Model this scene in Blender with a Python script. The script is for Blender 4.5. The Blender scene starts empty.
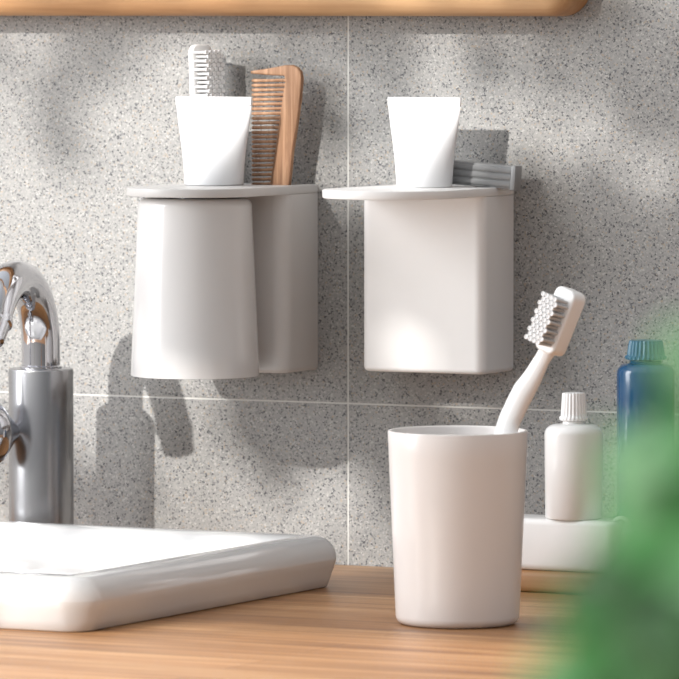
import bpy, bmesh, math, random
from mathutils import Vector, Matrix
random.seed(4)
PI = math.pi
S = bpy.context.scene
COL = S.collection

# ------------------------------------------------------------------ materials
def nt(name):
    m = bpy.data.materials.new(name); m.use_nodes = True
    t = m.node_tree; b = t.nodes['Principled BSDF']
    return m, t, b

def lin(c):
    return tuple(((x/255)/12.92 if x/255 <= .04045 else ((x/255+.055)/1.055)**2.4) for x in c) + (1,)

def plain(name, rgb, rough=.35, metal=0., coat=0., spec=.5, noise=.0, nscale=40):
    """solid colour with a faint procedural mottling"""
    m, t, b = nt(name)
    tc = t.nodes.new('ShaderNodeTexCoord')
    n = t.nodes.new('ShaderNodeTexNoise'); n.inputs['Scale'].default_value = nscale; n.inputs['Detail'].default_value = 3
    t.links.new(tc.outputs['Object'], n.inputs['Vector'])
    mx = t.nodes.new('ShaderNodeMix'); mx.data_type = 'RGBA'
    c = lin(rgb)
    mx.inputs[6].default_value = tuple(x*(1-noise) for x in c[:3])+(1,)
    mx.inputs[7].default_value = tuple(min(1, x*(1+noise)) for x in c[:3])+(1,)
    t.links.new(n.outputs['Fac'], mx.inputs[0]); t.links.new(mx.outputs[2], b.inputs['Base Color'])
    b.inputs['Roughness'].default_value = rough; b.inputs['Metallic'].default_value = metal
    b.inputs['Coat Weight'].default_value = coat; b.inputs['Specular IOR Level'].default_value = spec
    b.inputs['Coat Roughness'].default_value = .08
    return m

def ramp(t, stops, interp='LINEAR'):
    r = t.nodes.new('ShaderNodeValToRGB'); r.color_ramp.interpolation = interp
    e = r.color_ramp.elements
    while len(e) < len(stops): e.new(.5)
    for i, (p, c) in enumerate(stops):
        e[i].position = p; e[i].color = lin(c) if max(c) > 1.01 else tuple(c)+(1,)
    return r

def terrazzo():
    m, t, b = nt('terrazzo_tile')
    L = t.links.new
    tc = t.nodes.new('ShaderNodeTexCoord')
    nz = t.nodes.new('ShaderNodeTexNoise'); nz.inputs['Scale'].default_value = 900; nz.inputs['Detail'].default_value = 1
    L(tc.outputs['Object'], nz.inputs['Vector'])
    sc = t.nodes.new('ShaderNodeVectorMath'); sc.operation = 'SCALE'; sc.inputs['Scale'].default_value = .0012
    L(nz.outputs['Color'], sc.inputs[0])
    ad = t.nodes.new('ShaderNodeVectorMath'); ad.operation = 'ADD'
    L(tc.outputs['Object'], ad.inputs[0]); L(sc.outputs[0], ad.inputs[1])
    def vor(scale):
        v = t.nodes.new('ShaderNodeTexVoronoi'); v.inputs['Scale'].default_value = scale
        L(ad.outputs[0], v.inputs['Vector']); s = t.nodes.new('ShaderNodeSeparateColor'); L(v.outputs['Color'], s.inputs[0])
        return s, v
    s1, v1 = vor(1080); s2, v2 = vor(660)
    base = ramp(t, [(0, (72, 72, 75)), (.045, (100, 100, 102)), (.11, (124, 124, 123)), (.20, (141, 140, 138)), (.62, (148, 147, 144)),
                    (.80, (154, 152, 148)), (.92, (168, 166, 163)), (.97, (154, 142, 128))], 'CONSTANT')
    L(s1.outputs[0], base.inputs[0])
    big = ramp(t, [(0, (62, 64, 72)), (.045, (140, 122, 104)), (.055, (172, 170, 164)), (.08, (150, 148, 145))], 'CONSTANT')
    L(s2.outputs[1], big.inputs[0])
    mk = t.nodes.new('ShaderNodeMath'); mk.operation = 'LESS_THAN'; mk.inputs[1].default_value = .08
    L(s2.outputs[1], mk.inputs[0])
    ds = t.nodes.new('ShaderNodeMath'); ds.operation = 'LESS_THAN'; ds.inputs[1].default_value = .38
    L(v2.outputs['Distance'], ds.inputs[0])
    ml = t.nodes.new('ShaderNodeMath'); ml.operation = 'MULTIPLY'; L(mk.outputs[0], ml.inputs[0]); L(ds.outputs[0], ml.inputs[1])
    mx = t.nodes.new('ShaderNodeMix'); mx.data_type = 'RGBA'
    L(ml.outputs[0], mx.inputs[0]); L(base.outputs[0], mx.inputs[6]); L(big.outputs[0], mx.inputs[7])
    L(mx.outputs[2], b.inputs['Base Color'])
    b.inputs['Roughness'].default_value = .45
    bp = t.nodes.new('ShaderNodeBump'); bp.inputs['Strength'].default_value = .15; bp.inputs['Distance'].default_value = .0004
    L(s1.outputs[2], bp.inputs['Height']); L(bp.outputs[0], b.inputs['Normal'])
    return m

def wood(name, dark, mid, light, along=(1, 0, 0), scale=1., rough=.45, planks=0.):
    """streaky grain running along the given axis"""
    m, t, b = nt(name); L = t.links.new
    tc = t.nodes.new('ShaderNodeTexCoord')
    mp = t.nodes.new('ShaderNodeMapping')
    mp.inputs['Scale'].default_value = tuple((3.0 if a else 60.)*scale for a in along)
    L(tc.outputs['Object'], mp.inputs[0])
    n1 = t.nodes.new('ShaderNodeTexNoise'); n1.inputs['Scale'].default_value = 1.; n1.inputs['Detail'].default_value = 5; n1.inputs['Roughness'].default_value = .6
    n1.inputs['Distortion'].default_value = .4
    L(mp.outputs[0], n1.inputs['Vector'])
    mp2 = t.nodes.new('ShaderNodeMapping'); mp2.inputs['Scale'].default_value = tuple((1.2 if a else 14.)*scale for a in along)
    L(tc.outputs['Object'], mp2.inputs[0])
    n2 = t.nodes.new('ShaderNodeTexNoise'); n2.inputs['Scale'].default_value = 1.; n2.inputs['Detail'].default_value = 2
    L(mp2.outputs[0], n2.inputs['Vector'])
    mx = t.nodes.new('ShaderNodeMath'); mx.operation = 'MULTIPLY_ADD'; mx.inputs[1].default_value = .6
    L(n1.outputs['Fac'], mx.inputs[0])
    m2 = t.nodes.new('ShaderNodeMath'); m2.operation = 'MULTIPLY'; m2.inputs[1].default_value = .4; L(n2.outputs['Fac'], m2.inputs[0])
    L(m2.outputs[0], mx.inputs[2])
    r = ramp(t, [(.34, dark), (.5, mid), (.66, light)])
    L(mx.outputs[0], r.inputs[0])
    out = r.outputs[0]
    if planks:
        bt = t.nodes.new('ShaderNodeTexBrick'); bt.inputs['Scale'].default_value = 1
        bt.inputs['Brick Width'].default_value = .42; bt.inputs['Row Height'].default_value = planks; bt.inputs['Mortar Size'].default_value = .0004
        bt.inputs['Color1'].default_value = (.82, .80, .78, 1); bt.inputs['Color2'].default_value = (1.0, 1.0, 1.0, 1); bt.inputs['Mortar'].default_value = (.55, .5, .45, 1)
        L(tc.outputs['Object'], bt.inputs['Vector'])
        mm = t.nodes.new('ShaderNodeMix'); mm.data_type = 'RGBA'; mm.blend_type = 'MULTIPLY'; mm.inputs[0].default_value = 1
        L(out, mm.inputs[6]); L(bt.outputs['Color'], mm.inputs[7]); out = mm.outputs[2]
    L(out, b.inputs['Base Color'])
    b.inputs['Roughness'].default_value = rough
    return m

M = dict(
    tile=terrazzo(),
    grout=plain('pale_grout', (196, 195, 191), .8, noise=.05),
    counter=wood('oak_worktop', (126, 84, 50), (172, 124, 80), (204, 160, 114), (1, 0, 0), 1.3, .42, planks=.045),
    oak=wood('oak_frame', (156, 112, 74), (180, 136, 94), (198, 158, 116), (1, 0, 0), 1.6, .5),
    board=wood('tray_wood', (130, 90, 58), (158, 114, 76), (176, 134, 94), (1, 0, 0), 1.6, .5),
    combwood=wood('comb_wood', (112, 78, 54), (170, 128, 96), (212, 172, 138), (0, 0, 1), 5., .6),
    holder_l=plain('grey_plastic', (202, 200, 198), .38, noise=.02),
    holder_r=plain('pale_grey_plastic', (240, 238, 236), .38, noise=.02),
    cup=plain('warm_white_plastic', (230, 225, 222), .28, noise=.01, coat=.25),
    cup_l=plain('cool_grey_plastic', (212, 210, 209), .25, noise=.01, coat=.3),
    white=plain('white_plastic', (238, 237, 236), .3, noise=.01),
    tube=plain('white_tube_plastic', (226, 226, 227), .35, noise=.01),
    ceramic=plain('white_ceramic', (216, 215, 214), .12, noise=.01, coat=.6),
    bottle=plain('milky_plastic', (238, 236, 234), .25, noise=.01, coat=.2),
    blue=plain('deep_blue_plastic', (14, 74, 116), .2, noise=.05, coat=.4),
    bluecap=plain('teal_blue_plastic', (40, 98, 128), .3, noise=.05),
    bristle=plain('grey_nylon', (196, 196, 196), .5, noise=.02),
    bristle_tip=plain('white_nylon', (240, 240, 240), .5, noise=.02),
    razor=plain('matt_grey_plastic', (146, 147, 148), .45, noise=.03),
    razor_light=plain('light_grey_plastic', (176, 176, 176), .45, noise=.03),
    chrome=plain('polished_chrome', (200, 200, 204), .08, 1., noise=.01),
    steel=plain('brushed_steel', (166, 166, 168), .24, 1., noise=.03),
    slate=plain('slate_grey_plastic', (72, 86, 92), .5, noise=.05),
    mirror=plain('mirror_glass', (230, 232, 232), .02, 1.),
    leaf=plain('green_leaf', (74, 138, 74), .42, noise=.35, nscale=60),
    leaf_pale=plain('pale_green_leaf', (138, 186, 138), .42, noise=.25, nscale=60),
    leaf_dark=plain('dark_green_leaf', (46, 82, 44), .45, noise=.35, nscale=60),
    stem=plain('green_stem', (84, 110, 60), .6, noise=.2),
    soil=plain('dark_soil', (60, 45, 35), .95, noise=.4, nscale=200),
    pot=plain('terracotta', (176, 110, 80), .7, noise=.1),
    paint=plain('warm_white_paint', (222, 220, 216), .6, noise=.02, nscale=8),
    floor=plain('grey_stone_floor', (150, 146, 142), .5, noise=.1, nscale=8),
    cabinet=plain('white_cabinet', (220, 218, 214), .4, noise=.01),
)

def leaf_material(m):
    b = m.node_tree.nodes['Principled BSDF']
    b.inputs['Subsurface Weight'].default_value = 0
    t = m.node_tree
    out = t.nodes['Material Output']
    tr = t.nodes.new('ShaderNodeBsdfTranslucent')
    src = b.inputs['Base Color'].links[0].from_socket
    t.links.new(src, tr.inputs['Color'])
    mx = t.nodes.new('ShaderNodeMixShader'); mx.inputs[0].default_value = .35
    t.links.new(b.outputs[0], mx.inputs[1]); t.links.new(tr.outputs[0], mx.inputs[2]); t.links.new(mx.outputs[0], out.inputs['Surface'])
for k in ('leaf', 'leaf_pale', 'leaf_dark'): leaf_material(M[k])

# brushed look for the faucet body
def brushed(m):
    b = m.node_tree.nodes['Principled BSDF']
    b.inputs['Anisotropic'].default_value = .6
brushed(M['steel'])

# ------------------------------------------------------------------ helpers
def link(name, bm, mat, parent=None, smooth=True, loc=None, angle=40):
    bm.normal_update()
    me = bpy.data.meshes.new(name); bm.to_mesh(me); bm.free()
    if not isinstance(mat, (list, tuple)): mat = [mat]
    for x in mat: me.materials.append(x)
    if smooth:
        me.polygons.foreach_set('use_smooth', [True]*len(me.polygons))
        me.set_sharp_from_angle(angle=math.radians(angle))
    o = bpy.data.objects.new(name, me); COL.objects.link(o)
    if parent: o.parent = parent
    if loc: o.location = loc
    return o

def tag(o, label, cat, group=None):
    o['label'] = label; o['category'] = cat
    if group: o['group'] = group
    return o

def empty(name, loc, rz=0):
    o = bpy.data.objects.new(name, None); COL.objects.link(o)
    o.location = loc; o.rotation_euler.z = rz; o.empty_display_size = .01
    return o

def structure(o): o['kind'] = 'structure'; return o

def copy_tree(o, parent=None):
    c = o.copy(); COL.objects.link(c); c.parent = parent
    for ch in [x for x in o.children]: copy_tree(ch, c)
    return c

def box(bm, x0, x1, y0, y1, z0, z1, bev=0, seg=2):
    r = bmesh.ops.create_cube(bm, size=1)
    vs = r['verts']
    for v in vs:
        v.co = Vector(((x0+x1)/2+v.co.x*(x1-x0), (y0+y1)/2+v.co.y*(y1-y0), (z0+z1)/2+v.co.z*(z1-z0)))
    if bev:
        es = list({e for v in vs for e in v.link_edges})
        bmesh.ops.bevel(bm, geom=es, offset=bev, segments=seg, affect='EDGES', profile=.5)
    return vs

def loft(bm, rings, cap0=True, cap1=True, close=True):
    prev = None; first = None
    for r in rings:
        vs = [bm.verts.new(p) for p in r]
        if prev:
            n = len(vs)
            for i in range(n if close else n-1):
                bm.faces.new((prev[i], prev[(i+1) % n], vs[(i+1) % n], vs[i]))
        else: first = vs
        prev = vs
    if cap0: bm.faces.new(list(reversed(first)))
    if cap1: bm.faces.new(prev)
    return bm

def lathe(bm, prof, n=64, cx=0, cy=0, cap0=True, cap1=True, rib=None):
    rings = []
    for k, (r, z) in enumerate(prof):
        ring = []
        for i in range(n):
            a = 2*PI*i/n; rr = r
            if rib and rib[0] <= k <= rib[1]: rr = r*(1+rib[2]*math.cos(rib[3]*a))
            ring.append((cx+rr*math.cos(a), cy+rr*math.sin(a), z))
        rings.append(ring)
    return loft(bm, rings, cap0, cap1)

def arc(cx, cz, r, a0, a1, n=5):
    return [(cx+r*math.cos(math.radians(a0+(a1-a0)*i/n)), cz+r*math.sin(math.radians(a0+(a1-a0)*i/n))) for i in range(n+1)]

def rrect(x0, x1, y0, y1, r, z, n=8, o=0):
    """rounded rectangle ring inset by o"""
    x0 += o; x1 -= o; y0 += o; y1 -= o; r = max(r-o, .0004)
    pts = []
    for cx, cy, a in ((x1-r, y1-r, 0), (x0+r, y1-r, 90), (x0+r, y0+r, 180), (x1-r, y0+r, 270)):
        for i in range(n+1):
            t = math.radians(a+90*i/n); pts.append((cx+r*math.cos(t), cy+r*math.sin(t), z))
    return pts

def rslab(bm, x0, x1, y0, y1, r, z0, z1, b0, b1, n=8, m=4):
    """rounded-rectangle prism with rounded lower (b0) and upper (b1) edges"""
    rings = []
    for i in range(m+1):
        t = PI/2*i/m; rings.append(rrect(x0, x1, y0, y1, r, z0+b0*(1-math.sin(t)), n, b0*(1-math.cos(t))) if False else
                                   rrect(x0, x1, y0, y1, r, z0+b0*(1-math.cos(t)), n, b0*(1-math.sin(t))))
    for i in range(m+1):
        t = PI/2*i/m; rings.append(rrect(x0, x1, y0, y1, r, z1-b1*(1-math.sin(t)), n, b1*(1-math.cos(t))))
    return loft(bm, rings)

def sweep(bm, path, prof, up=Vector((0, 1, 0)), cap=True):
    """sweep: prof(i,t)->list of (a,b) offsets in the frame across the path"""
    P = [Vector(p) for p in path]; N = len(P); rings = []
    for i, p in enumerate(P):
        t = (P[min(i+1, N-1)]-P[max(i-1, 0)]).normalized()
        a = up.cross(t).normalized(); b = t.cross(a).normalized()
        rings.append([p+a*u+b*v for u, v in prof(i, i/(N-1))])
    return loft(bm, rings, cap, cap)

def circ(r, n=24, ry=None):
    ry = r if ry is None else ry
    return [(r*math.cos(2*PI*i/n), ry*math.sin(2*PI*i/n)) for i in range(n)]

def catmull(pts, n=8):
    P = [Vector(p) for p in pts]; P = [P[0]*2-P[1]]+P+[P[-1]*2-P[-2]]; out = []
    for i in range(1, len(P)-2):
        for k in range(n):
            t = k/n; a, b, c, d = P[i-1:i+3]
            out.append(.5*((2*b)+(-a+c)*t+(2*a-5*b+4*c-d)*t*t+(-a+3*b-3*c+d)*t**3))
    out.append(P[-2]); return out

def cut(o, cutters):
    """subtract cutter meshes from o, keep the result as o's mesh"""
    tmp = []
    for cbm in cutters:
        me = bpy.data.meshes.new('cut'); cbm.to_mesh(me); cbm.free()
        c = bpy.data.objects.new('cut', me); COL.objects.link(c); tmp.append(c)
        c.matrix_world = Matrix.Translation(o.location)
        md = o.modifiers.new('b', 'BOOLEAN'); md.object = c; md.operation = 'DIFFERENCE'; md.solver = 'EXACT'
    bpy.context.view_layer.update()
    dg = bpy.context.evaluated_depsgraph_get()
    me = bpy.data.meshes.new_from_object(o.evaluated_get(dg))
    old = o.data; o.modifiers.clear(); o.data = me; bpy.data.meshes.remove(old)
    for c in tmp:
        m = c.data; bpy.data.objects.remove(c); bpy.data.meshes.remove(m)
    me.polygons.foreach_set('use_smooth', [True]*len(me.polygons)); me.set_sharp_from_angle(angle=math.radians(35))

# ------------------------------------------------------------------ setting
SEAM_X, SEAM_Z, TW = .0057, .0975, .30
bm = bmesh.new()
G = .0005
for i in range(-5, 7):
    for j in range(-4, 6):
        x0, z0 = SEAM_X+i*TW, SEAM_Z+j*TW
        box(bm, x0+G, x0+TW-G, 0, .009, z0+G, z0+TW-G, .0002, 1)
n_t = len(bm.faces)
box(bm, SEAM_X-5*TW, SEAM_X+7*TW, .0002, .06, SEAM_Z-4*TW, SEAM_Z+6*TW)
bm.faces.ensure_lookup_table()
for f in bm.faces: f.material_index = 1 if f.calc_area() > .2 else 0
w = structure(link('wall_back', bm, [M['tile'], M['grout']], smooth=False))

bm = bmesh.new(); box(bm, -2.2, 2.6, -4.6, .06, -.92, -.87); structure(link('floor', bm, M['floor'], smooth=False))

# worktop and the cabinet under it
cb = empty('vanity_cabinet', (0, 0, -.87))
bm = bmesh.new(); box(bm, -1.2, 1.2, -.64, -.001, 0, .83, .002); link('cabinet_body', bm, M['cabinet'], cb)
for x0 in (-1.19, -.395, .4):
    bm = bmesh.new(); box(bm, x0, x0+.785, -.66, -.64, .02, .81, .003)
    d = link('door', bm, M['cabinet'], cb)
    bm = bmesh.new(); box(bm, x0+.34, x0+.46, -.675, -.66, .72, .735, .004); link('handle', bm, M['steel'], d)
tag(cb, 'white vanity cabinet under the oak worktop', 'cabinet')
bm = bmesh.new(); box(bm, -1.2, 1.2, -.70, 0, -.04, 0, .0015)
tag(link('worktop', bm, M['counter']), 'oak wood worktop with streaky grain along the tiled wall', 'countertop')

# ------------------------------------------------------------------ mirror above
mr = empty('wall_mirror', (0, 0, .3304))
X0, X1, ZT, V = -.62, .1665, .52, .030
bm = bmesh.new()
R, FW = .011, .034
def vr(o, y):   # rounded rectangle in the wall plane
    return [(p[0], y, p[1]) for p in rrect(X0, X1, 0, ZT, .018, 0, 8, o)]
def vin(o, y):
    return [(p[0], y, p[1]) for p in rrect(X0+FW, X1-FW, FW, ZT-FW, .006, 0, 8, o)]
rings = [vr(0, -.0005), vr(0, -V+R)]
for i in range(1, 6):
    t = PI/2*i/5; rings.append(vr(R*(1-math.cos(t)), -V+R*(1-math.sin(t))))
rings += [vin(-.003, -V), vin(0, -V+.003), vin(0, -.0005)]
loft(bm, rings, False, False)
bmesh.ops.recalc_face_normals(bm, faces=bm.faces)
link('frame', bm, M['oak'], mr)
bm = bmesh.new(); box(bm, X0+FW-.001, X1-FW+.001, -.014, -.0005, FW-.001, ZT-FW+.001); link('mirror_glass', bm, M['mirror'], mr)
tag(mr, 'mirror with a thick rounded oak frame hanging at the top of the wall', 'mirror')

# ------------------------------------------------------------------ sink
sx0, sx1, sy0, sy1, SH = -.46, .0650, -.428, -.118, .030
bm = bmesh.new(); rings = []
prof = [(.0062, 0), (.0046, .0012), (.0030, .006), (.0005, .013), (-.0005, .0165)]
ro = .0125
for i in range(7):
    t = PI/2*i/6; prof.append((-.0005+ro*(1-math.cos(t)), SH-ro+ro*math.sin(t)))
prof += [(.018, SH), (.022, SH-.0004), (.026, SH-.002), (.030, SH-.006), (.036, SH-.013), (.05, SH-.020), (.09, SH-.0235), (.13, SH-.0245)]
for o, z in prof: rings.append(rrect(sx0, sx1, sy0, sy1, .019, z, 12, o))
for r in rings: pass
loft(bm, rings)
sk = empty('sink', (0, 0, 0))
link('basin', bm, M['ceramic'], sk, angle=60)
tag(sk, 'low white ceramic sink with rounded corners standing on the oak worktop', 'sink')

# ------------------------------------------------------------------ faucet
fx, fy = -.168, -.068
fc = empty('faucet', (fx, fy, 0), 0)
RB, HB = .0196, .1178
bm = bmesh.new()
lathe(bm, [(RB, 0), (RB, HB-.0012)]+arc(RB-.0012, HB-.0012, .0012, 0, 90, 3)[1:]+[(.0128, HB)], 64)
link('body', bm, M['steel'], fc)
bm = bmesh.new(); rs, ra = .0117, .041
zc = .1847-rs-ra
path = [(0, 0, HB-.001), (0, 0, HB+.005), (0, 0, zc)]
for i in range(1, 25):
    a = PI*i/24*.83; path.append((.135*(ra-ra*math.cos(a)), -.99*(ra-ra*math.cos(a)), zc+ra*math.sin(a)))
sweep(bm, path, lambda i, t: circ(rs, 40), Vector((1, 0, 0)))
sp = link('spout', bm, M['chrome'], fc)
bm = bmesh.new(); lathe(bm, [(.0126, HB-.0002), (.0126, HB+.0012), (.0118, HB+.0018)], 48, cap0=True, cap1=True)
link('collar', bm, M['chrome'], fc)
# aerator at the spout's end
p1, p0 = Vector(path[-1]), Vector(path[-3]); d = (p1-p0).normalized()
bm = bmesh.new()
pr = [(rs, 0), (rs+.0012, .001), (rs+.0012, .004), (rs, .005), (rs-.001, .016), (rs-.003, .017), (rs-.004, .0155), (.001, .0155)]
lathe(bm, pr, 40)
bm.transform(Matrix.Translation(p1)@d.to_track_quat('Z', 'Y').to_matrix().to_4x4())
link('aerator', bm, M['chrome'], fc)
# side lever: flared hub and thin rod on the front-left of the body
bm = bmesh.new()
pr = [(.004, .0175), (.005, .0195), (.0135, .0285), (.0180, .0330), (.0192, .0345), (.0198, .0365), (.0198, .0440), (.0188, .0460), (.0100, .0465), (.001, .0465)]
lathe(bm, pr, 48)
hd = Vector((-.44, -.898, 0)).normalized()
bm.transform(Matrix.Translation((0, 0, .080))@hd.to_track_quat('Z', 'Y').to_matrix().to_4x4())
lv = link('handle', bm, M['chrome'], fc)
bm = bmesh.new(); q = hd*.040+Vector((0, 0, .080))
sweep(bm, [q+Vector((0, 0, .018)), q+Vector((-.001, -.001, .028)), q+Vector((-.003, -.002, .047)), q+Vector((-.0035, -.0022, .049))], lambda i, t: circ((.0035, .003, .0026, .0008)[i], 16), Vector((1, 0, 0)))
link('lever', bm, M['chrome'], lv)
tag(fc, 'chrome swan-neck faucet with brushed cylindrical body behind the white sink', 'faucet')

# ------------------------------------------------------------------ wall holders
PR, PC, PT = .0405, .083, .0052
def plate_outline(hw, o, z, n=40):
    """D-shaped shelf: disc reaching forward, tangent flanks running back to the wall; local x centred, y toward -wall"""
    r = PR-o
    # tangent from wall corner (hw-o, 0) to circle centre (0,-PC)
    def tang(sx):
        cx, cy = 0, -PC; px, py = sx*(hw-o), -.0002
        dx, dy = px-cx, py-cy; D = math.hypot(dx, dy); base = math.atan2(dy, dx); off = math.acos(min(1, r/D))
        return base-off if sx > 0 else base+off
    a0 = tang(1); a1 = tang(-1)
    while a1 > a0: a1 -= 2*PI
    pts = [(hw-o, -.0002, z)]
    for i in range(n+1):
        a = a0+(a1-a0)*i/n; pts.append((r*math.cos(a), -PC+r*math.sin(a), z))
    pts.append((-(hw-o), -.0002, z))
    return list(reversed(pts))

def make_holder(name, cx, hw, bx0, bx1, depth, zb, zt, mat, slot, rc=.009):
    root = empty(name, (cx, 0, 0))
    bm = bmesh.new(); e = .0009
    rings = [plate_outline(hw, e, zt-PT), plate_outline(hw, e*.3, zt-PT+e*.3), plate_outline(hw, 0, zt-PT+e), plate_outline(hw, 0, zt-e),
             plate_outline(hw, e*.3, zt-e*.3), plate_outline(hw, e, zt)]
    loft(bm, rings); bmesh.ops.recalc_face_normals(bm, faces=bm.faces)
    pl = link('shelf', bm, mat, None, loc=(cx, 0, 0))
    # body: flat back on the wall, rounded front corners
    def ring(o, z, n=8):
        x0, x1, y1 = bx0+o, bx1-o, -depth+o; r = max(rc-o, .001)
        p = [(x1, -.0003, z), (x0, -.0003, z)]
        for c, yy, a in ((x0+r, y1+r, 180), (x1-r, y1+r, 270)):
            for i in range(n+1):
                t = math.radians(a+90*i/n); p.append((c+r*math.cos(t), yy+r*math.sin(t), z))
        return p
    bm = bmesh.new(); b = .003
    rings = [ring(b*(1-math.sin(PI/2*i/4)), zb+b*(1-math.cos(PI/2*i/4))) for i in range(5)]+[ring(0, zt-PT)]
    loft(bm, rings); bmesh.ops.recalc_face_normals(bm, faces=bm.faces)
    bd = link('housing', bm, mat, None, loc=(cx, 0, 0))
    for o in (pl, bd):
        cs = []
        for s in slot:
            c = bmesh.new(); rslab(c, s[0], s[1], s[2], s[3], .002, zt-.095, zt+.02, .001, .001, 4, 1)
            bmesh.ops.recalc_face_normals(c, faces=c.faces); cs.append(c)
        cut(o, cs); o.parent = root; o.location = (0, 0, 0)
    return root

ZT = .2292
LX, RX = -.0540, .0765
hl = make_holder('wall_holder', LX, .0395, -.0395, .0395, .0430, .1172, ZT, M['holder_l'], [(-.0325, .0335, -.026, -.0085)], .0090)
tag(hl, 'grey wall-mounted holder with disc shelf, a cup hanging under it', 'holder', 'wall-mounted toiletry holders')
hr = make_holder('wall_holder', RX, .0395, -.0410, .0395, .0420, .1200, ZT+.0005, M['holder_r'], [(.0195, .0350, -.027, -.012)], .0060)
tag(hr, 'pale grey deep wall-mounted holder with disc shelf and no cup hanging under it', 'holder', 'wall-mounted toiletry holders')

# ------------------------------------------------------------------ cups
def make_cup(name, mat):
    root = empty(name, (0, 0, 0)); HC = .1058
    rb, rt = .0338, .0382
    pr = [(.001, 0), (rb-.006, 0)]
    for i in range(1, 7):
        t = PI/2*i/6; pr.append((rb-.005+.005*math.sin(t), .005-.005*math.cos(t)))
    for i in range(1, 9): pr.append((rb+(rt-rb)*(i/8), .005+(HC-.006)*(i/8)))
    pr += [(rt-.0003, HC-.0002), (rt-.0011, HC), (rt-.0018, HC-.0003), (rt-.0021, HC-.001)]
    pr += [(rb-.0018, .012), (rb-.004, .005), (.001, .004)]
    bm = bmesh.new(); lathe(bm, pr, 96)
    c = link('cup_body', bm, mat, root, angle=50)
    return root
c1 = make_cup('tumbler', M['cup']); c1.location = (.2165, -.2830, 0)
tag(c1, 'warm white plastic tumbler standing on the oak worktop', 'cup', 'matching bathroom tumblers')
c2 = copy_tree(c1)
for ch in c2.children:
    ch.data = ch.data.copy(); ch.data.materials[0] = M['cup_l']
bm = bmesh.new(); lathe(bm, [(.012, -.0010), (.012, .0006)], 32); link('magnet', bm, M['steel'], c2)
c2.location = (LX, -PC, ZT-PT-.0011); c2.rotation_euler = (PI, 0, 0)
tag(c2, 'grey plastic tumbler hanging upside down beneath the left wall holder', 'cup', 'matching bathroom tumblers')

# ------------------------------------------------------------------ squeeze tubes standing on the shelves
def make_tube(name):
    root = empty(name, (0, 0, 0)); H = .0528; rings = []; n = 48
    for k, (t) in enumerate([0, .012, .03, .08, .2, .35, .5, .65, .78, .88, .93, .96, 1.0]):
        z = H*t
        f = min(1, t/.93); s = f*f*(3-2*f)*.55+f*.45
        rx = .0176+(.0256-.0176)*s; ry = .0176*(1-s)**.9+.0007
        if t == 0: rx -= .0008; ry -= .0008
        rings.append([(rx*math.cos(2*PI*i/n), ry*math.sin(2*PI*i/n), z) for i in range(n)])
    bm = bmesh.new(); loft(bm, rings); bmesh.ops.recalc_face_normals(bm, faces=bm.faces)
    link('tube_body', bm, M['tube'], root, angle=50)
    bm = bmesh.new(); box(bm, -.0257, .0257, -.0009, .0009, H-.005, H+.0002, .0003, 1)
    link('crimp', bm, M['tube'], root)
    return root
t1 = make_tube('squeeze_tube'); t1.location = (-.0620, -.0440, ZT)
tag(t1, 'plain white squeeze tube standing in front of the toothbrush and wooden comb', 'squeeze tube', 'white squeeze tubes on the shelves')
t2 = copy_tree(t1); t2.location = (.0765, -.0400, ZT+.0005); t2.scale = (.93, .93, 1)
tag(t2, 'plain white squeeze tube standing beside the grey ridged razor head', 'squeeze tube', 'white squeeze tubes on the shelves')

# ------------------------------------------------------------------ toothbrushes
CR = Vector((math.cos(math.radians(27)), math.sin(math.radians(27)), 0))     # directions across and towards the room's middle
CT = Vector((math.sin(math.radians(27)), -math.cos(math.radians(27)), 0))
UP = Vector((0, 0, 1))
def d3(x, z, t): return (CR*x+UP*z+CT*t).normalized()

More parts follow.
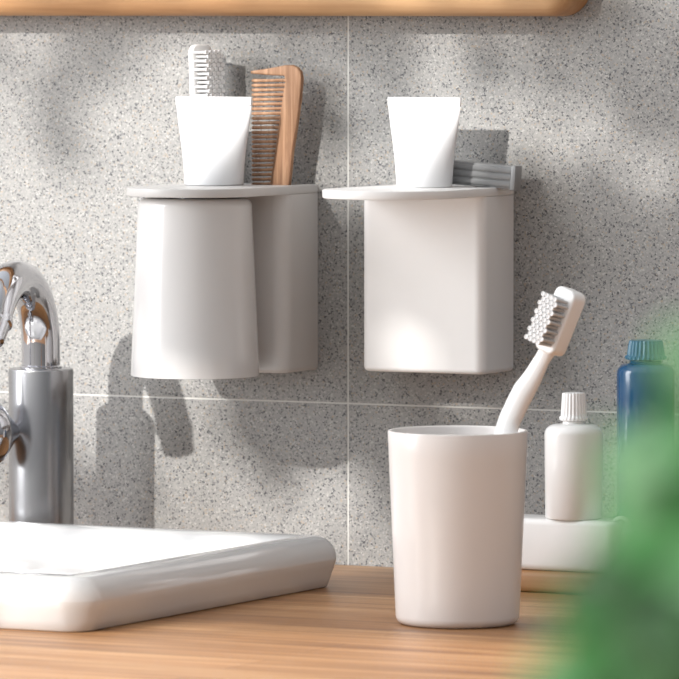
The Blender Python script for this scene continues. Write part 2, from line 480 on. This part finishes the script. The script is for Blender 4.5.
def make_brush(name, head, axis, nrm, hl_, handle, th=.0048, mg=.0012, top=0., blen=.0105, hw=.0062, rows=11, cols=4):
    """head: centre of the head's bristle face; axis along the head, nrm the way the bristles point; handle: path from neck down"""
    root = empty(name, tuple(handle[-1]))
    o0 = Vector(handle[-1])
    a = axis.normalized(); n = (nrm-a*nrm.dot(a)).normalized(); w = a.cross(n)
    Mx = Matrix((w, n, a)).transposed()                 # local (w,n,a)
    # head plate, a rounded slab lying behind the bristles
    bm = bmesh.new(); L2 = hl_/2+.0035
    rslab(bm, -hw-mg, hw+mg, -L2, L2+top, .0045, -th, 0, .0018, .0012, 6, 4)
    bm.transform(Matrix(((1, 0, 0, 0), (0, 0, 1, 0), (0, 1, 0, 0), (0, 0, 0, 1))))
    bmesh.ops.recalc_face_normals(bm, faces=bm.faces)
    bm.transform(Matrix.Translation(head-o0)@Mx.to_4x4())
    hp = link('head', bm, M['white'], root)
    # handle
    neck = head-a*(L2-.0065)-n*th*.5
    P = catmull([neck]+[Vector(p) for p in handle], 8)
    bm = bmesh.new(); N = len(P)
    def prof(i, t):
        s = i/(N-1); k = max(0, 1-abs(s-.0)/.16); g = min(1, max(0, (s-.10)/.30))
        ww = .0046+.0024*g+(hw-.0040)*k**1.5; tt = .0026+.0022*g+(th*.5-.0022)*k**1.5
        if i in (0, N-1): ww *= .7; tt *= .7
        return circ(ww, 24, tt)
    sweep(bm, [p-o0 for p in P], prof, n)
    bmesh.ops.recalc_face_normals(bm, faces=bm.faces)
    link('handle', bm, M['white'], root)
    # tufts
    proto = None
    for i in range(rows):
        for j in range(cols):
            jj = (j-(cols-1)/2)*(2*hw/cols)+(.25 if i % 2 else -.25)*(2*hw/cols)
            ii = ((i+.5)/rows-.5)*hl_
            if proto is None:
                b2 = bmesh.new(); r = .00118
                lathe(b2, [(r*.72, -.0005), (r*.8, blen*.6), (r*1.02, blen-.0012), (r*1.15, blen-.0006), (r*1.15, blen-.0001), (r*.80, blen), (r*.7, blen-.0005), (.0001, blen-.0005)], 12)
                b2.faces.ensure_lookup_table()
                for f in b2.faces:
                    if f.calc_center_median().z > blen-.0012: f.material_index = 1
                o = link('bristle_tuft', b2, [M['bristle'], M['bristle_tip']], hp); proto = o
            else:
                o = proto.copy(); COL.objects.link(o); o.parent = hp
            R3 = n.to_track_quat('Z', 'Y').to_matrix().to_4x4()
            o.matrix_local = Matrix.Translation(head-o0+w*jj+a*ii)@R3
    return root

# brush in the tumbler on the worktop (leans right)
b1 = make_brush('toothbrush', Vector((.2735, -.2820, .1662)), d3(.36, .93, .08), d3(-.68, .18, .72), .0275, [Vector((.2655, -.2785, .1461)), Vector((.2589, -.2780, .1352)), Vector((.2533, -.2780, .1268)), Vector((.2485, -.2785, .1174)), Vector((.2438, -.2790, .1058)), Vector((.2310, -.2810, .0600)), Vector((.2080, -.2830, .0125))], th=.0105, mg=.0016, top=.0022)
tag(b1, 'white toothbrush leaning out of the tumbler on the worktop, bristles facing left', 'toothbrush', 'white toothbrushes')
# brush in the left holder's slot
b2 = make_brush('toothbrush', Vector((-.0830, -.0185, .2955)), d3(-.03, 1, 0), d3(.62, 0.03, .78), .0285,
                [Vector((-.0835, -.0170, .2720)), Vector((-.0830, -.0168, .2500)), Vector((-.0800, -.0168, .2250)), Vector((-.0790, -.0168, .2000)), Vector((-.0780, -.0168, .1400))], blen=.0125, hw=.0066)
tag(b2, 'white toothbrush standing in the slot of the left wall holder behind the tube', 'toothbrush', 'white toothbrushes')

# ------------------------------------------------------------------ comb
cmb = empty('comb', (-.0333, -.0185, .160))
def cp(px, py): return (-.0333+(px-275)*.00068+.0333, .2272+(188-py)*.000602-.160)
bm = bmesh.new()
outer = [cp(*p) for p in ((250.5, 71.5), (270, 68.5), (285, 65.5), (292, 65.2), (297, 67.5), (300.5, 71.5), (301.8, 78), (300, 100), (296.5, 125), (292.5, 150), (289, 185), (287, 210), (281, 290))]
inner = [cp(*p) for p in ((264, 285), (268.5, 205), (270.5, 180), (274.5, 155), (278, 130), (281.5, 105), (285.5, 80), (284, 76), (270, 75.5), (251, 74.0))]
ring = outer+inner; T = .0019
f = [bm.verts.new((x, -T, z)) for x, z in ring]; bk = [bm.verts.new((x, T, z)) for x, z in ring]
bm.faces.new(f); bm.faces.new(list(reversed(bk)))
for i in range(len(ring)):
    j = (i+1) % len(ring); bm.faces.new((f[j], f[i], bk[i], bk[j]))
bmesh.ops.recalc_face_normals(bm, faces=bm.faces)
es = [e for e in bm.edges if abs(abs(e.verts[0].co.y)-T) < 1e-6 and abs(e.verts[0].co.y-e.verts[1].co.y) < 1e-6 and len(e.link_faces) == 2]
bmesh.ops.bevel(bm, geom=es, offset=.0009, segments=3, affect='EDGES', profile=.5)
link('spine', bm, M['combwood'], cmb)
py = 80.5
def spine_x(y):
    t = (y-80)/(285-80); return 285.5-(285.5-264)*t-1.0*math.sin(PI*t)
while py < 280:
    xr, z = cp(spine_x(py)+1, py); xl, z2 = cp(250.8-3*max(0, (py-190)/100), py+.6)
    bm = bmesh.new(); h0, h1 = .00108, .0007
    sweep(bm, [(xr, 0, z), (xr-.004, 0, z), ((xl+xr)/2, 0, (z+z2)/2), (xl+.0015, 0, z2), (xl, 0, z2)],
          lambda i, t: circ((h0*1.15, h0, h0*.85, h1*1.6, h1)[i], 8, (.0016, .0015, .0013, .0009, .0004)[i]), Vector((0, 1, 0)))
    bmesh.ops.recalc_face_normals(bm, faces=bm.faces)
    link('tooth', bm, M['combwood'], cmb)
    py += 4.7
tag(cmb, 'brown wooden comb standing in the slot of the left wall holder, teeth to the left', 'comb')

# ------------------------------------------------------------------ razor in the right holder
rz = empty('razor', (.1045, -.0195, .150))
bm = bmesh.new(); sweep(bm, catmull([(-.0005, 0, .001), (-.0005, 0, .04), (0, 0, .075), (.0, 0, .084)], 5), lambda i, t: circ(.0042, 20, .0035), Vector((0, 1, 0)))
link('handle', bm, M['razor_light'], rz)
bm = bmesh.new()
box(bm, -.0222, .0222, -.0035, .004, -.0070, .0070, .0008)
hd_ = link('head', bm, M['razor'], rz); hd_.location = (.0005, -.001, .0870); hd_.rotation_euler = (0, .075, 0)
for zz, hh in ((-.0040, .0016), (.0002, .0015), (.0040, .0013)):
    bm = bmesh.new(); box(bm, -.0200, .0206, -.0044, -.003, zz-hh, zz+hh, .0005); link('ridge', bm, M['razor'], hd_)
for s in (-1, 1):
    bm = bmesh.new(); box(bm, s*.0222-.0016, s*.0222+.0016, -.0050, .0045, -.0074, .0074, .0008); link('end_cap', bm, M['razor_light' if s < 0 else 'razor'], hd_)
tag(rz, 'grey razor with wide ridged head standing in the slot of the right wall holder', 'razor')

# ------------------------------------------------------------------ tray group at the right
bm = bmesh.new(); rslab(bm, .135, .330, -.108, -.012, .010, 0, .0128, .0035, .0035)
tag(link('wooden_board', bm, M['board']), 'low wooden board on the worktop under the white container', 'tray')
wc = empty('container', (.185, -.094, .0128))
bm = bmesh.new(); rslab(bm, -.045, .0465, -.0135, .0175, .006, 0, .0298, .004, .0035)
link('container_body', bm, M['bottle'], wc)
bm = bmesh.new()
lathe(bm, [(.0050, 0), (.0047, .003), (.0030, .0195), (.0027, .0205), (.0005, .0206)], 24)
bm.transform(Matrix.Translation((.0462, -.002, .0220))@Vector((1, .0, .02)).to_track_quat('Z', 'Y').to_matrix().to_4x4()@Matrix.Translation((0, 0, -.001)))
link('nozzle', bm, M['white'], wc)
bm = bmesh.new()
sweep(bm, catmull([(.040, -.002, .0285), (.0415, -.002, .0305), (.0445, -.002, .0315), (.0485, -.002, .0302), (.0500, -.002, .0262)], 5), lambda i, t: circ(.0011, 10, .002), Vector((0, 1, 0)))
link('clip', bm, M['white'], wc)
tag(wc, 'white rounded container with a small nozzle on its right end, on the wooden board', 'container')
bm = bmesh.new(); rslab(bm, .195, .290, -.069, -.020, .006, .0128, .0395, .002, .002)
tag(link('storage_box', bm, M['slate']), 'dark slate grey box on the wooden board behind the white container', 'box')

def make_bottle(name, r, hs, hcap, rcap, mb, mc, taper=.97, nr=22):
    root = empty(name, (0, 0, 0)); bm = bmesh.new(); sr = .0068
    pr = [(.001, 0), (r*taper-.001, 0), (r*taper, .001), (r, hs-sr)]
    pr += [(r-sr+sr*math.cos(PI/2*i/6), hs-sr+sr*math.sin(PI/2*i/6)*.85) for i in range(1, 7)]
    pr += [(rcap*.9, hs-.0006), (rcap*.85, hs+.0008), (.001, hs+.0010)]
    lathe(bm, pr, 64); link('bottle_body', bm, mb, root, angle=50)
    bm = bmesh.new(); z = hs+.0010
    pr = [(rcap*1.02, z), (rcap*1.12, z+.0004), (rcap*1.12, z+.0020), (rcap*1.0, z+.0026), (rcap*.99, z+.004), (rcap*.90, z+hcap-.0012), (rcap*.86, z+hcap-.0003), (rcap*.55, z+hcap), (.0005, z+hcap)]
    lathe(bm, pr, nr*8, rib=(2, 6, .035, nr)); link('cap', bm, mc, root, angle=60)
    return root
w1 = make_bottle('bottle', .0168, .0553, .0162, .0073, M['bottle'], M['white']); w1.location = (.1985, -.0935, .0426)
tag(w1, 'white bottle with ribbed white cap standing on the white container', 'bottle', 'ribbed cap bottles')
w2 = make_bottle('bottle', .0168, .0915, .0115, .0106, M['blue'], M['bluecap'], .99, 26); w2.location = (.2222, -.0455, .0395)
tag(w2, 'taller dark blue bottle with ribbed cap standing behind the green leaves', 'bottle', 'ribbed cap bottles')

# ------------------------------------------------------------------ plant close to the viewer, right
PX, PY = 1.3355, -2.523
st = empty('plant_stand', (PX+.06, PY+.03, -.87))
bm = bmesh.new(); lathe(bm, [(.001, .80), (.118, .80), (.12, .802), (.12, .820), (.118, .822), (.001, .822)], 48); link('top', bm, M['board'], st)
for k in range(3):
    a = 2*PI*k/3+.3; bm = bmesh.new()
    sweep(bm, [(.12*math.cos(a), .12*math.sin(a), 0), (.08*math.cos(a), .08*math.sin(a), .801)], lambda i, t: circ(.012+.004*t, 16), Vector((1, .3, 0)))
    link('leg', bm, M['board'], st)
tag(st, 'round three-legged wooden stand holding the potted plant', 'plant stand')
pp = empty('potted_plant', (PX+.06, PY+.03, -.048), math.radians(27))
bm = bmesh.new(); lathe(bm, [(.001, 0), (.055, 0), (.058, .003), (.078, .125), (.084, .126), (.085, .148), (.083, .15), (.076, .149), (.074, .132), (.072, .130), (.001, .130)], 56)
link('pot', bm, M['pot'], pp)
bm = bmesh.new(); lathe(bm, [(.001, .128), (.073, .128), (.072, .137), (.001, .140)], 40); link('soil', bm, M['soil'], pp)

def leaf_into(bm, pos, ln, wd, yaw, pitch, roll):
    n, mrow = 9, 4; g = []
    Rm = Matrix.Translation(pos)@Matrix.Rotation(yaw, 4, 'Z')@Matrix.Rotation(pitch, 4, 'Y')@Matrix.Rotation(roll, 4, 'X')
    for i in range(n+1):
        t = i/n; row = []
        hwid = wd/2*(math.sin(PI*t**.8)**.75)+.0002
        for j in range(-mrow, mrow+1):
            s = j/mrow
            row.append(bm.verts.new(Rm@Vector(((t-.5)*ln, s*hwid, abs(s)*hwid*.25-.18*ln*(t-.4)**2+.0006*math.sin(t*24)*abs(s)))))
        g.append(row)
    for i in range(n):
        for j in range(2*mrow): bm.faces.new((g[i][j], g[i+1][j], g[i+1][j+1], g[i][j+1]))
# leaf centres in the plant's own frame (metres): across, height above counter level, depth, length, kind
LV = PLANT_LEAVES = [
    # x, z, y, length, kind (0 mid, 1 pale, 2 dark)
]
def L_(px, py, size, kind, dy=0.):
    LV.append(((px-679)*.0001317, .293-(py-339)*.0001317, dy*.7, size*.0001317, kind))
# drawn from the photograph's clumps of foliage
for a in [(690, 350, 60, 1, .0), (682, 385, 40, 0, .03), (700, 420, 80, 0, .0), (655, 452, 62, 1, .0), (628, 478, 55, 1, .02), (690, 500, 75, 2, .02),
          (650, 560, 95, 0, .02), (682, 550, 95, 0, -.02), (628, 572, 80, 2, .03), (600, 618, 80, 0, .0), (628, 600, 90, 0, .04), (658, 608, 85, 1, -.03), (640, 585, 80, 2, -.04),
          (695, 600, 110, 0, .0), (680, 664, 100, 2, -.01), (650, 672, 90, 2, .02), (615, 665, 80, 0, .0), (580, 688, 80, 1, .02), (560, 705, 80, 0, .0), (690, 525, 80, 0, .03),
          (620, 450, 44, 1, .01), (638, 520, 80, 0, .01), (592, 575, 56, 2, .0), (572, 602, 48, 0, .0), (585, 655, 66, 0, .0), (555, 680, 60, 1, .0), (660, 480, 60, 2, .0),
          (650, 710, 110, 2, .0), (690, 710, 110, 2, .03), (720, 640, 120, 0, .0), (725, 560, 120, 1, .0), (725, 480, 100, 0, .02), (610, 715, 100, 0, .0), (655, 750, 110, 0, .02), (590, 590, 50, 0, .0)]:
    L_(*a)
rl = random.Random(9)
ox, oz = Vector((-.06*math.cos(math.radians(27))-.03*math.sin(math.radians(27)), .06*math.sin(math.radians(27))-.03*math.cos(math.radians(27)), 0)), .048
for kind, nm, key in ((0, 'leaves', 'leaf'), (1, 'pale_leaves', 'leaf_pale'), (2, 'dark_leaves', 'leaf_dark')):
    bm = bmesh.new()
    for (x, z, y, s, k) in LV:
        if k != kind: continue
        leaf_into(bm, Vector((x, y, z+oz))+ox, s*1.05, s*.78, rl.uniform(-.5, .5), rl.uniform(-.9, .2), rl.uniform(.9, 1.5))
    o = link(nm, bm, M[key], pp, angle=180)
    md = o.modifiers.new('thick', 'SOLIDIFY'); md.thickness = .0004
bm = bmesh.new()
for (x, z, y, s, k) in LV:
    tip = Vector((x, y, z+oz))+ox
    base = Vector((max(-.05, min(.05, tip.x*.5+.01)), tip.y*.3, .13))
    mid = base.lerp(tip, .6)+Vector((.012, 0, -.01))
    sweep(bm, catmull([base, mid, tip], 5), lambda i, t: circ(.0009*(1-.5*t), 6), Vector((0, 1, 0)))
link('stems', bm, M['stem'], pp)
tag(pp, 'leafy green plant out of focus close to the viewer at the lower right', 'potted plant')

# ------------------------------------------------------------------ unseen tree added out of view to dapple the tiles with shade
TR = random.Random(21)
def shade_wanted(x, z):
    """leaf density of the added tree, set by the shade wanted on the tiles"""
    if -.085 < x < -.02 and .2 < z < .27 or .05 < x < .12 and .2 < z < .27: return 0
    if x < -.07: return .22 if z > .235 else (.9 if -.215 < x < -.165 and .012 < z < .07 else .04)
    if z > .215: return .30
    if .070 < x < .100 and .075 < z < .125: return .0
    if .23 < x < .262 and -.125 < z < -.07: return .0
    if x < .05 and z < .055: return .15
    if x > .10: return .95
    if z > .05: return .8
    return .5
tree = empty('added_shade_tree', (-.42, -1.62, -.87))
lv_pts = []
for gi in range(46):
    for gj in range(32):
        x = -.26+gi*.0165+TR.uniform(-.006, .006); z = -.16+gj*.0165+TR.uniform(-.006, .006)
        if TR.random() < shade_wanted(x, z):
            t_ = TR.uniform(1.35, 1.85); lv_pts.append((x-.303*t_+.42, -t_+1.62, z+.5*t_+.87))
bm = bmesh.new()
for p in lv_pts:
    leaf_into(bm, Vector(p),   .052, .034, TR.uniform(-1, 1), TR.uniform(-.8, .8), TR.uniform(.7, 1.6))
link('foliage', bm, M['leaf'], tree, angle=180)
bm = bmesh.new()
trunk = catmull([(0, 0, .24), (.01, .01, .7), (-.01, 0, 1.1), (.06, .0, 1.5), (.12, -.02, 1.8)], 6)
sweep(bm, trunk, lambda i, t: circ(.014*(1-.7*t), 10), Vector((0, 1, 0)))
for p in lv_pts[::6]:
    q = min(trunk, key=lambda c: abs(c.z-(p[2]-.12)))
    sweep(bm, catmull([q, q.lerp(Vector(p), .5)+Vector((0, 0, .02)), Vector(p)], 4), lambda i, t: circ(.0022*(1-.6*t), 5), Vector((0, 1, .1)))
link('trunk', bm, M['stem'], tree)
bm = bmesh.new(); lathe(bm, [(.001, 0), (.12, 0), (.125, .005), (.15, .25), (.152, .26), (.142, .26), (.140, .24), (.001, .24)], 48); link('pot', bm, M['pot'], tree)
tag(tree, 'unseen potted tree added out of view to cast dappled shade on the tiles', 'tree')

# ------------------------------------------------------------------ light
sd = Vector((.303, 1, -.5))
sun = bpy.data.lights.new('sun', 'SUN'); sun.energy = 4.4; sun.angle = math.radians(1.1); sun.color = (1, .97, .93)
so = bpy.data.objects.new('sun', sun); COL.objects.link(so)
so.rotation_euler = sd.to_track_quat('-Z', 'Y').to_euler(); so.location = (-1, -3.5, 2)
def area(name, loc, tgt, sx, sy, e, c=(1, 1, 1)):
    l = bpy.data.lights.new(name, 'AREA'); l.shape = 'RECTANGLE'; l.size = sx; l.size_y = sy; l.energy = e; l.color = c
    o = bpy.data.objects.new(name, l); COL.objects.link(o); o.location = loc
    o.rotation_euler = (Vector(tgt)-Vector(loc)).to_track_quat('-Z', 'Y').to_euler(); return o
area('window_daylight', (-1.9, -1.6, .9), (0, 0, .2), 1.0, 1.5, 46, (.97, .985, 1))

W = bpy.data.worlds.new('world'); S.world = W; W.use_nodes = True
t = W.node_tree; bg = t.nodes['Background']
tc = t.nodes.new('ShaderNodeTexCoord'); sp_ = t.nodes.new('ShaderNodeSeparateXYZ'); t.links.new(tc.outputs['Generated'], sp_.inputs[0])
mr_ = t.nodes.new('ShaderNodeMapRange'); mr_.inputs[1].default_value = -1; mr_.inputs[2].default_value = 1; t.links.new(sp_.outputs['Z'], mr_.inputs[0])
r = ramp(t, [(0, (.10, .09, .08)), (.49, (.34, .33, .32)), (.55, (.42, .42, .43)), (.8, (.70, .71, .73)), (1, (.62, .64, .68))])
t.links.new(mr_.outputs[0], r.inputs[0])
mx_ = t.nodes.new('ShaderNodeMapRange'); mx_.inputs[1].default_value = -.8; mx_.inputs[2].default_value = .8; mx_.inputs[3].default_value = 1.35; mx_.inputs[4].default_value = .34
t.links.new(sp_.outputs['X'], mx_.inputs[0])
vm = t.nodes.new('ShaderNodeVectorMath'); vm.operation = 'SCALE'; t.links.new(r.outputs[0], vm.inputs[0]); t.links.new(mx_.outputs[0], vm.inputs['Scale'])
t.links.new(vm.outputs[0], bg.inputs['Color']); bg.inputs['Strength'].default_value = 1.65

# ------------------------------------------------------------------ camera
cam = bpy.data.cameras.new('camera'); co = bpy.data.objects.new('camera', cam); COL.objects.link(co)
co.location = (1.657973, -3.253956, .337)
co.rotation_euler = (math.radians(90-3.1516), 0, math.radians(27))
cam.sensor_width = 36; cam.lens = 6075/679*36
cam.clip_start = .05; cam.clip_end = 50
cam.dof.use_dof = True; cam.dof.focus_distance = 3.50; cam.dof.aperture_fstop = 26
S.camera = co
S.view_settings.view_transform = 'Standard'; S.view_settings.look = 'None'
S.view_settings.gamma = 1; S.view_settings.use_curve_mapping = False; S.view_settings.exposure = 0.12
